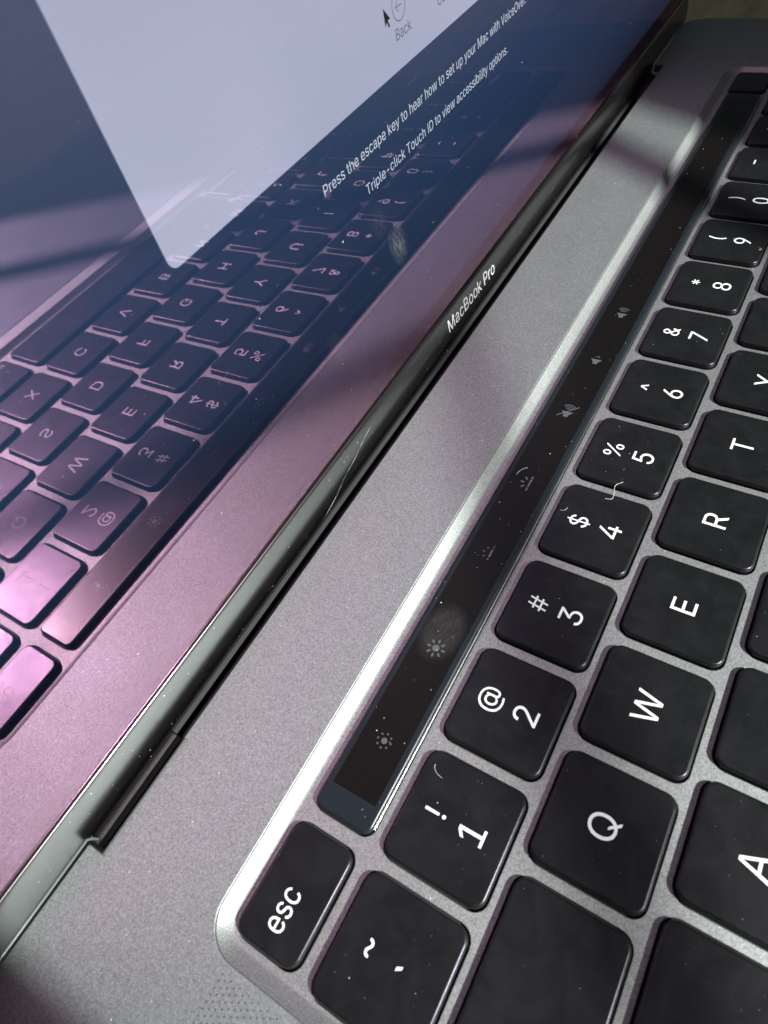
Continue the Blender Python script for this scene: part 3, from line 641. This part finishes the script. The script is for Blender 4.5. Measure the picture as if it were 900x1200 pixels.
# ---- keys
keys = []   # (name, cx, cy, w, h, legend list)
def K(col, row, wu=1.0, leg=(), half=None):
    cx = col * P
    cy = -row * PY
    w = wu * P - (P - 2 * HX); h = 2 * HY
    if half == 'up': cy += HY / 2 + 0.02; h = HY - 0.45
    if half == 'down': cy -= HY / 2 + 0.02; h = HY - 0.45
    keys.append((cx, cy, w, h, leg))
for i, (a, b) in enumerate(zip("`1234567890-=", "~!@#$%^&*()_+")):
    K(0.5 + i, 0, 1, (('s', b, 3.2), ('d', a, -2.6)))
K(13.75, 0, 1.5, (('br', "delete", 0),))
K(0.75, 1, 1.5, (('bl', "tab", 0),))
for i, c in enumerate("QWERTYUIOP"): K(2 + i, 1, 1, (('l', c, 0),))
for i, (a, b) in enumerate((("[", "{"), ("]", "}"), ("\\", "|"))): K(12 + i, 1, 1, (('s', b, 3.2), ('d', a, -2.6)))
K(0.875, 2, 1.75, (('bl', "caps lock", 0),))
for i, c in enumerate("ASDFGHJKL"): K(2.25 + i, 2, 1, (('l', c, 0),))
for i, (a, b) in enumerate(((";", ":"), ("'", '"'))): K(11.25 + i, 2, 1, (('s', b, 3.2), ('d', a, -2.6)))
K(13.625, 2, 1.75, (('br', "return", 0),))
K(1.125, 3, 2.25, (('bl', "shift", 0),))
for i, c in enumerate("ZXCVBNM"): K(2.75 + i, 3, 1, (('l', c, 0),))
for i, (a, b) in enumerate(((",", "<"), (".", ">"), ("/", "?"))): K(9.75 + i, 3, 1, (('s', b, 3.2), ('d', a, -2.6)))
K(13.375, 3, 2.25, (('br', "shift", 0),))
K(0.5, 4, 1, (('bl', "fn", 0),)); K(1.5, 4, 1, (('br', "control", 0),)); K(2.5, 4, 1, (('br', "option", 0),))
K(3.625, 4, 1.25, (('br', "command", 0),)); K(6.75, 4, 5.0)
K(9.875, 4, 1.25, (('bl', "command", 0),)); K(11.0, 4, 1, (('bl', "option", 0),))
K(12.0, 4, 1, (), 'down'); K(13.0, 4, 1, (), 'up'); K(13.0, 4, 1, (), 'down'); K(14.0, 4, 1, (), 'down')
ESC = (9.9, 15.85, 16.4, 10.4)
TB = ((20.8 + 259.3) / 2, 15.3, 259.3 - 20.8, 10.0)
TID = ((261.2 + 274.3) / 2, 15.4, 13.1, 10.2)

G = 0.34
holes = [rrect(w + 2 * G, h + 2 * G, 2.2, 5, cx, cy) for cx, cy, w, h, _ in keys]
holes += [rrect(w + 2 * G, h + 2 * G, 2.2, 5, cx, cy) for cx, cy, w, h in (ESC, TID)]
holes.append(rrect(TB[2] + 2 * 0.3, TB[3] + 2 * 0.3, 2.0, 5, TB[0], TB[1]))
web = sheet([rrect(ww - 4.7, wh - 4.7, WR - 1.9, 8, wcx, wcy)] + holes, ZW, 0.6, 0.06, "keyboard_web")
add("keyboard_web", web, ALU_WEB, top)
m = Mesh(); m.box(WX0 + 1, WX1 - 1, WY0 + 1, WY1 - 1, -2.6, -1.95)
add("keyboard_plate", m.build("keyboard_plate"), DECK, top)

KEYPROF = [(-0.02, -1.94), (0.0, -0.48)] + [(0.46 * (1 - math.cos(math.radians(t))), -0.46 * (1 - math.sin(math.radians(t)))) for t in range(15, 91, 15)] + [(0.6, 0.0)]
key_cache = {}
def key_mesh(w, h):
    k = (round(w, 2), round(h, 2))
    if k not in key_cache: key_cache[k] = slab(w, h, 1.9, KEYPROF, 6).build("key", 50)
    return key_cache[k]
def legend_mesh(w, h, leg):
    m = Mesh()
    z = 0.012
    for kind, s, dy in leg:
        if kind == 'l': glyph_centred(m, s, 3.9, 0, 0, z)
        elif kind == 'd':
            yy = dy + (1.2 if s == '`' else 0)
            glyph_centred(m, s, 3.9, 0, yy, z)
        elif kind == 's': glyph_centred(m, s, 3.3, 0, dy, z)
        elif kind == 'bl': text_into(m, s, 2.3, -w / 2 + 1.7, -h / 2 + 2.2, z, 'l')
        elif kind == 'br': text_into(m, s, 2.3, w / 2 - 1.7, -h / 2 + 2.2, z, 'r')
    return m
for cx, cy, w, h, leg in keys:
    tz = random.uniform(-0.03, 0.03)
    k = add("key", key_mesh(w, h), KEYMAT, laptop, loc=(cx, cy, tz))
    if leg:
        lm = legend_mesh(w, h, leg)
        add("legend", lm.build("legend"), LEGEND, k, loc=(cx, cy, tz))
k = add("key", slab(ESC[2], ESC[3], 1.9, KEYPROF, 6).build("escape_key", 50), KEYMAT, laptop, loc=(ESC[0], ESC[1], 0))
m = Mesh(); text_into(m, "esc", 3.25, -5.7, -1.15, 0.012, 'l', fit=6.0)
add("legend", m.build("legend"), LEGEND, k, loc=(ESC[0], ESC[1], 0))
add("touch_id_key", slab(TID[2], TID[3], 1.6, KEYPROF, 6).build("touch_id_key", 50), TBGLASS, laptop, loc=(TID[0], TID[1], 0))

# ---- touch bar
tb = add("touch_bar", slab(TB[2], TB[3], 1.6, [(0, -1.8), (0, -0.52)] + [(0.5 * (1 - math.cos(math.radians(t))), -0.5 * (1 - math.sin(math.radians(t)))) for t in range(15, 91, 15)] + [(0.65, 0.0)], 6).build("touch_bar", 50),
         TBGLASS, laptop, loc=(TB[0], TB[1], 0))
m = Mesh(); m.box(24.9 - TB[0], 254.8 - TB[0], 11.5 - TB[1], 19.2 - TB[1], -0.02, 0.006)
add("touch_bar_panel", m.build("touch_bar_panel"), TBPANEL, tb, loc=(TB[0], TB[1], 0))
# added bright tube on the key side, standing in for the bevel's sun glint
m = Mesh(); m.tube([(22.2 - TB[0], 10.12 - TB[1], -0.42), (258.0 - TB[0], 10.12 - TB[1], -0.42)], 0.16, 10)
add("glint_tube", m.build("glint_tube", 60), GLINT, tb, loc=(TB[0], TB[1], 0))

def stroke(m, pts, w, z):
    """flat polyline of even width"""
    n = len(pts)
    L_, R2 = [], []
    for k in range(n):
        a = Vector(pts[max(k - 1, 0)]); b = Vector(pts[min(k + 1, n - 1)])
        t = (b - a).normalized(); nn = Vector((-t.y, t.x)) * (w / 2)
        p = Vector(pts[k])
        L_.append((p.x + nn.x, p.y + nn.y, z)); R2.append((p.x - nn.x, p.y - nn.y, z))
    m.add(L_ + R2, [(n + k, n + k + 1, k + 1, k) for k in range(n - 1)])
def sun_icon(m, r0, r1, r2, dots, half):
    zz = 0.014
    if half:
        stroke(m, [(-0.85, -0.35), (0.85, -0.35)], 0.32, zz)
        angs = [0, 45, 90, 135, 180]
    else:
        m.disc(0, 0, zz, r0, 18); angs = range(0, 360, 45)
    for a in angs:
        c, s = math.cos(math.radians(a)), math.sin(math.radians(a))
        oy = -0.35 if half else 0
        if dots: m.disc(c * r1, s * r1 + oy, zz, 0.17, 10)
        else: stroke(m, [(c * r1, s * r1 + oy), (c * r2, s * r2 + oy)], 0.34, zz)
def arcs(m, n, x0):
    for k in range(n):
        r = 0.75 + 0.55 * k
        stroke(m, [(x0 + r * math.cos(math.radians(a)), r * math.sin(math.radians(a))) for a in range(-42, 43, 7)], 0.20, 0.014)
def speaker(m):
    m.add([(-1.6, -0.5, .014), (-1.0, -0.5, .014), (-0.05, -1.25, .014), (-0.05, 1.25, .014), (-1.0, 0.5, .014), (-1.6, 0.5, .014)], [(0, 1, 2, 3, 4, 5)])
icons = []
m = Mesh(); sun_icon(m, 0.50, 1.15, 0, True, False); icons.append((33.9, m))
m = Mesh(); sun_icon(m, 0.62, 1.0, 1.65, False, False); icons.append((51.4, m))
m = Mesh(); sun_icon(m, 0, 1.35, 0, True, True); icons.append((72.4, m))
m = Mesh(); sun_icon(m, 0, 1.1, 1.85, False, True); icons.append((90.2, m))
m = Mesh(); speaker(m); arcs(m, 3, 0.1); stroke(m, [(-1.7, 1.8), (1.9, -1.9)], 0.22, 0.016); icons.append((111.1, m))
m = Mesh(); speaker(m); arcs(m, 1, 0.1); icons.append((128.4, m))
m = Mesh(); speaker(m); arcs(m, 3, 0.1); icons.append((145.3, m))
for ix, m in icons:
    add("icon", m.build("icon"), ICON, tb, loc=(ix, 15.2, 0))

# ---- speaker grilles: rows of tiny drilled holes (too many to count)
for sgn in (-1, 1):
    m = Mesh()
    row = 0
    y = 19.0
    while y > -82:
        x = 3.0 + (0.43 if row % 2 else 0)
        while x < 26:
            px = (WX0 - x + 1.6) if sgn < 0 else (WX1 + x - 1.6)
            r = 0.14
            c = [(px + r * math.cos(q * math.pi / 3), y + r * math.sin(q * math.pi / 3), ZT + 0.004) for q in range(6)]
            m.add(c, [tuple(range(6))])
            x += 0.86
        y -= 0.78
        row += 1
    add("speaker_grille", m.build("speaker_grille"), HOLE, top, kind="stuff")

# ---- hinge: ledge, vent slot and barrels inside the notch
m = Mesh(); m.box(18.7, 257.6, 48.4, 52.5, -2.2, -2.0)
hinge = add("hinge_cover", m.build("hinge_cover"), LEDGE, laptop)
m = Mesh(); m.box(18.7, 257.6, 48.5, 52.4, -7, -2.2); m.box(18.7, 257.6, 44.9, 48.3, -7, -4.6)
add("hinge_body", m.build("hinge_body"), BLACK, hinge)
for xa, xb in ((18.8, 75.5), (75.7, 137.6), (137.8, 200.5), (200.7, 257.5)):
    m = Mesh(); m.box(xa, xb, 46.4, 48.05, -4.55, -3.35)
    add("vent_slat", m.build("vent_slat"), VENT, hinge)
for xa, xb in ((NX0 + 0.2, 18.5), (257.8, NX1 - 0.2)):
    m = Mesh()
    pr = [(46.4, -6), (46.4, -3.7), (46.8, -3.2), (47.3, -3.0), (47.45, -2.7), (48.2, -2.5), (48.3, -2.2), (52, -2.1), (52, -6)]
    m.loft([[(xa, y, z) for y, z in pr], [(xb, y, z) for y, z in pr]])
    add("hinge_barrel", m.build("hinge_barrel", 25), BARREL, laptop)
    m = Mesh()
    pr = [(44.58, ZT - 0.02)] + [(44.6 + 1.1 * math.sin(math.radians(t)), ZT - 1.1 + 1.1 * math.cos(math.radians(t))) for t in range(10, 91, 10)] + [(45.7, -2.0), (44.58, -2.0)]
    m.loft([[(xa - 0.2, y, z) for y, z in pr], [(xb + 0.15, y, z) for y, z in pr]])
    add("rolled_edge", m.build("rolled_edge", 35), ALU, top)

# ---- chin below the screen
CH = [(49.75, 8.12), (49.5, 8.0), (49.3, 7.6), (49.1, 6.8), (48.9, 5.5), (48.75, 4.0), (48.68, 2.5), (48.7, 1.0), (48.8, -0.4), (49.0, -1.4), (49.2, -1.99)]
def cr_prof(n=5):
    out = []
    for i in range(len(CH) - 1):
        p0 = CH[max(i - 1, 0)]; p1 = CH[i]; p2 = CH[i + 1]; p3 = CH[min(i + 2, len(CH) - 1)]
        for k in range(n):
            t = k / n
            out.append(tuple(0.5 * (2 * b + (c - a) * t + (2 * a - 5 * b + 4 * c - d) * t * t + (3 * b - a - 3 * c + d) * t ** 3)
                             for a, b, c, d in zip(p0, p1, p2, p3)))
    return out + [CH[-1]]
PROF = cr_prof()
def chin_y(z):
    for (ya, za), (yb, zb) in zip(PROF, PROF[1:]):
        if za >= z >= zb: return ya + (yb - ya) * (za - z) / (za - zb)
    return PROF[0][0] if z > PROF[0][1] else PROF[-1][0]
m = Mesh()
def chin_piece(xa, xb, zlow):
    front = [(y, z) for y, z in PROF if z >= zlow]
    if zlow > -1.9: front.append((chin_y(zlow) + 0.05, zlow)); front.append((chin_y(zlow) + 0.5, zlow - 0.02))
    loop = front + [(53.5, front[-1][1]), (53.5, 8.0)]
    m.loft([[(xa, y, z) for y, z in loop], [(xb, y, z) for y, z in loop]])
chin_piece(X0 + 1, NX0 + 0.35, 0.95)
chin_piece(NX0 + 0.35, NX1 - 0.35, -99)
chin_piece(NX1 - 0.35, X1 - 1, 0.95)
chin = add("chin_strip", m.build("chin_strip", 35), CHIN, laptop)
# grey gasket lips where the chin meets the deck outside the notch
for xa, xs, dx in ((X0 + 2, NX0 + 0.2, 0.35), (X1 - 2, NX1 - 0.2, -0.35)):
    m = Mesh()
    m.tube([(xa, 48.66, 0.72), (xs, 48.66, 0.72), (xs + dx, 48.6, 0.2), (xs + dx * 1.6, 48.55, -0.6), (xs + dx * 1.8, 48.8, -2.0)], 0.25, 8)
    add("gasket", m.build("gasket", 60), GASKET, chin)
m = Mesh()
text_into(m, "MacBook Pro", 3.2, 122.4, 0, 0, 'l', fit=25.6,
          warp=lambda p: (p[0], chin_y(3.1 + p[1]) - 0.05, 3.1 + p[1]))
LOGO = plain("logo_print", (0.75, 0.76, 0.76), rough=0.4)
add("lettering", m.build("lettering"), LOGO, chin)
crk = [(87.4, 5.8), (85.1, 5.35), (82.3, 4.5), (79.6, 3.55), (77.5, 3.1), (75.6, 2.7), (73.9, 2.0), (72.3, 1.2), (69.7, 0.35), (67.9, 0.0), (66.4, -0.5)]
pts = []
for (xa, za), (xb, zb) in zip(crk, crk[1:]):
    for k in range(3):
        t = k / 3
        x = xa + (xb - xa) * t + random.uniform(-0.05, 0.05); z = za + (zb - za) * t + random.uniform(-0.04, 0.04)
        pts.append((x, chin_y(z) + 0.005, z))
m = Mesh(); m.tube(pts, [random.uniform(0.006, 0.03) for _ in pts], 5)
add("crack", m.build("crack"), CRACK, chin, label="thin pale curved crack running down the glossy chin strip")

# ---- lid: everything in the frame of the screen (x along the hinge, y up the screen, z towards the user)
def scr(name, m, mat, parent=None, smooth=None, **kw):
    if parent is None: return add(name, m.build(name, smooth), mat, laptop, loc=(0, Y0S, 0), rot=LIDROT, **kw)
    return add(name, m.build(name, smooth), mat, parent, loc=(0, Y0S, 0), **kw)
SB, ST = 8.2, 243.0
lw, lh = X1 - X0, ST + 1.5 - (SB - 0.6)
shell = Mesh()
pr = [(2.0, -5.2), (0.6, -4.9), (0.0, -4.2), (0.0, -0.25), (0.25, -0.05), (0.9, -0.05), (0.95, -1.2)]
rings = [[((X0 + X1) / 2 + x, (SB - 0.6 + ST + 1.5) / 2 + y, z) for x, y in rrect(lw - 2 * i, lh - 2 * i, 9 - i, 6)] for i, z in pr]
shell.loft(rings)
lid = scr("lid_shell", shell, BLACK, smooth=40)
g = Mesh()
gl = rrect(lw - 2.2, ST - SB, 7, 6, (X0 + X1) / 2, (SB + ST) / 2)
g.loft([[(x, y, -0.55) for x, y in gl], [(x, y, -0.02) for x, y in gl], [(x, y, 0.0) for x, y in rrect(lw - 2.3, ST - SB - 0.1, 7, 6, (X0 + X1) / 2, (SB + ST) / 2)]], False, True)
scr("screen_glass", g, SGLASS)
m = Mesh(); m.box(X0 + 1.2, X1 - 1.2, SB + 0.3, ST - 0.3, -1.15, -1.0)
disp = scr("display_panel", m, BEZEL)
m = Mesh(); m.box(X0 + 6, X1 - 6, 11.6, ST - 8, -0.98, -0.9)
scr("wallpaper", m, WALL, disp)
WIN = (61.55, 215.0, 58.65, 170.0)
m = Mesh()
wl = rrect(WIN[1] - WIN[0], WIN[3] - WIN[2], 1.5, 5, (WIN[0] + WIN[1]) / 2, (WIN[2] + WIN[3]) / 2)
m.loft([[(x, y, -0.89) for x, y in wl], [(x, y, -0.86) for x, y in wl]], False, True)
scr("setup_window", m, WINDOW, disp)
m = Mesh(); text_into(m, "Press the escape key to hear how to set up your Mac with VoiceOver.", 1.75, 94.2, 51.0, -0.83, 'l', fit=80.6)
scr("caption", m, SCREENTEXT, disp)
m = Mesh(); text_into(m, "Triple-click Touch ID to view accessibility options.", 1.75, 105.3, 45.35, -0.83, 'l', fit=59.3)
scr("caption", m, SCREENTEXT, disp)
m = Mesh()
stroke(m, [(124.0 + 2.0 * math.cos(math.radians(a)), 67.0 + 2.0 * math.sin(math.radians(a))) for a in range(0, 361, 10)], 0.16, -0.83)
stroke(m, [(125.0, 67.0), (123.1, 67.0)], 0.16, -0.83); stroke(m, [(123.8, 67.75), (123.0, 67.0), (123.8, 66.25)], 0.16, -0.83)
scr("back_button", m, UIDARK, disp)
m = Mesh(); text_into(m, "Back", 1.6, 121.8, 62.7, -0.83, 'l', fit=5.4)
scr("button_label", m, UIDARK, disp)
m = Mesh(); text_into(m, "Continue", 1.6, 136.6, 62.7, -0.83, 'l', fit=10.0)
scr("button_label", m, UIDARK, disp)
m = Mesh()
cur = [(0, 0), (0, -2.55), (0.58, -2.02), (0.98, -2.92), (1.35, -2.75), (0.96, -1.88), (1.75, -1.86)]
m.add([(119.3 + x, 68.1 + y, -0.82) for x, y in cur], [(0, 1, 2), (0, 2, 5), (2, 3, 4, 5), (0, 5, 6)])
scr("cursor", m, UIBLACK, disp)

# ------------------------------------------------------------------ dust and lint
def speck(m, c, n, r):
    """one crumb of dust: a small uneven octahedron lying on a surface with normal n"""
    n = Vector(n).normalized(); u = n.orthogonal().normalized(); w = n.cross(u)
    a = random.uniform(0, 6.28)
    u, w = u * math.cos(a) + w * math.sin(a), w * math.cos(a) - u * math.sin(a)
    c = Vector(c)
    ru, rw, rn = r * random.uniform(0.6, 1.7), r * random.uniform(0.5, 1.0), r * random.uniform(0.4, 0.8)
    vs = [c + u * ru, c + w * rw, c - u * ru, c - w * rw, c + n * rn, c - n * rn * 0.3]
    m.add(vs, [(0, 1, 4), (1, 2, 4), (2, 3, 4), (3, 0, 4), (1, 0, 5), (2, 1, 5), (3, 2, 5), (0, 3, 5)])
rz = lambda: 0.045 + 0.09 * random.random() ** 4
m = Mesh()
for _ in range(420): speck(m, (random.uniform(-18, 300), random.uniform(25, 45), ZT), (0, 0, 1), rz())
for _ in range(120): speck(m, (random.uniform(22, 258), random.uniform(11, 20), 0.01), (0, 0, 1), rz())
for cx, cy, w, h, leg in keys:
    for _ in range(random.choice((8, 14, 22, 34))):
        speck(m, (cx + random.uniform(-w / 2 + .7, w / 2 - .7), cy + random.uniform(-h / 2 + .7, h / 2 - .7), 0.01), (0, 0, 1), rz() * 0.55)
    for _ in range(4):
        if random.random() < .5: q = (cx + random.uniform(-w / 2, w / 2), cy + random.choice((-1, 1)) * (h / 2 + random.uniform(0.5, 1.0)))
        else: q = (cx + random.choice((-1, 1)) * (w / 2 + random.uniform(0.5, 1.1)), cy + random.uniform(-h / 2, h / 2))
        speck(m, (q[0], q[1], ZW + 0.02), (0, 0, 1), rz())
nS = Vector((0, -math.cos(TILT), math.sin(TILT))); dS = Vector((0, math.sin(TILT), math.cos(TILT)))
for _ in range(300):
    s = 8.5 + 85 * random.random() ** 1.6
    X = random.uniform(-15, 300)
    speck(m, Vector((X, Y0S, 0)) + dS * s, nS, rz() * (0.65 if X < 60 else 0.95))
for _ in range(260):
    zz = random.uniform(-1.0, 7.8)
    speck(m, (random.uniform(-10, 280), chin_y(zz), zz), (0, -1, 0.2), rz() * 0.9)
add("dust", m.build("dust"), DUST, kind="stuff", label="pale dust specks scattered over the laptop", category="dust")

def lint(pts, r, label):
    o = Vector(pts[0])
    fine = []
    for k in range(len(pts) - 1):
        p0 = Vector(pts[max(k - 1, 0)]); p1 = Vector(pts[k]); p2 = Vector(pts[k + 1]); p3 = Vector(pts[min(k + 2, len(pts) - 1)])
        for j in range(5):
            t = j / 5
            fine.append(0.5 * (2 * p1 + (p2 - p0) * t + (2 * p0 - 5 * p1 + 4 * p2 - p3) * t * t + (3 * p1 - p0 - 3 * p2 + p3) * t ** 3) - o)
    fine.append(Vector(pts[-1]) - o)
    m = Mesh(); m.tube(fine, [r * random.uniform(0.55, 1.35) for _ in fine], 5)
    add("lint_fibre", m.build("lint_fibre"), LINT, loc=o, label=label, category="lint", group="lint fibres lying on the laptop")
lint([(92.2, 0.6, .08), (92.6, -0.5, .1), (94.0, -0.5, .15), (95.6, -0.1, .4), (97.2, -1.1, .12)], 0.033, "curly white lint fibre bridging the gap between the 4 and 5 keys")
lint([(91.3, 18.1, .08), (92.2, 17.9, .12), (93.2, 17.4, .1), (93.8, 16.7, .08)], 0.030, "small curved white lint fibre on the touch bar above the 4 key")
lint([(86.6, 7.3, .08), (86.5, 6.8, .1), (86.9, 6.3, .1), (87.6, 6.1, .07)], 0.025, "tiny bent lint fibre near the upper edge of the 4 key")
lint([(34.5, 6.4, .08), (33.9, 6.2, .1), (33.4, 5.5, .1), (33.2, 4.6, .07)], 0.025, "fine curved hair on the 1 key beside the exclamation mark")
lint([(177.6, -6.9, .08), (178.0, -7.3, .1), (178.5, -7.2, .1), (178.6, -6.7, .07)], 0.028, "tiny hooked lint fibre on the 9 key beside its digit")
lint([(111.0, 31.0, .38), (111.7, 31.5, .42), (112.4, 31.4, .4), (113.1, 31.8, .36)], 0.028, "short pale lint fibre on the bare metal deck above the touch bar")
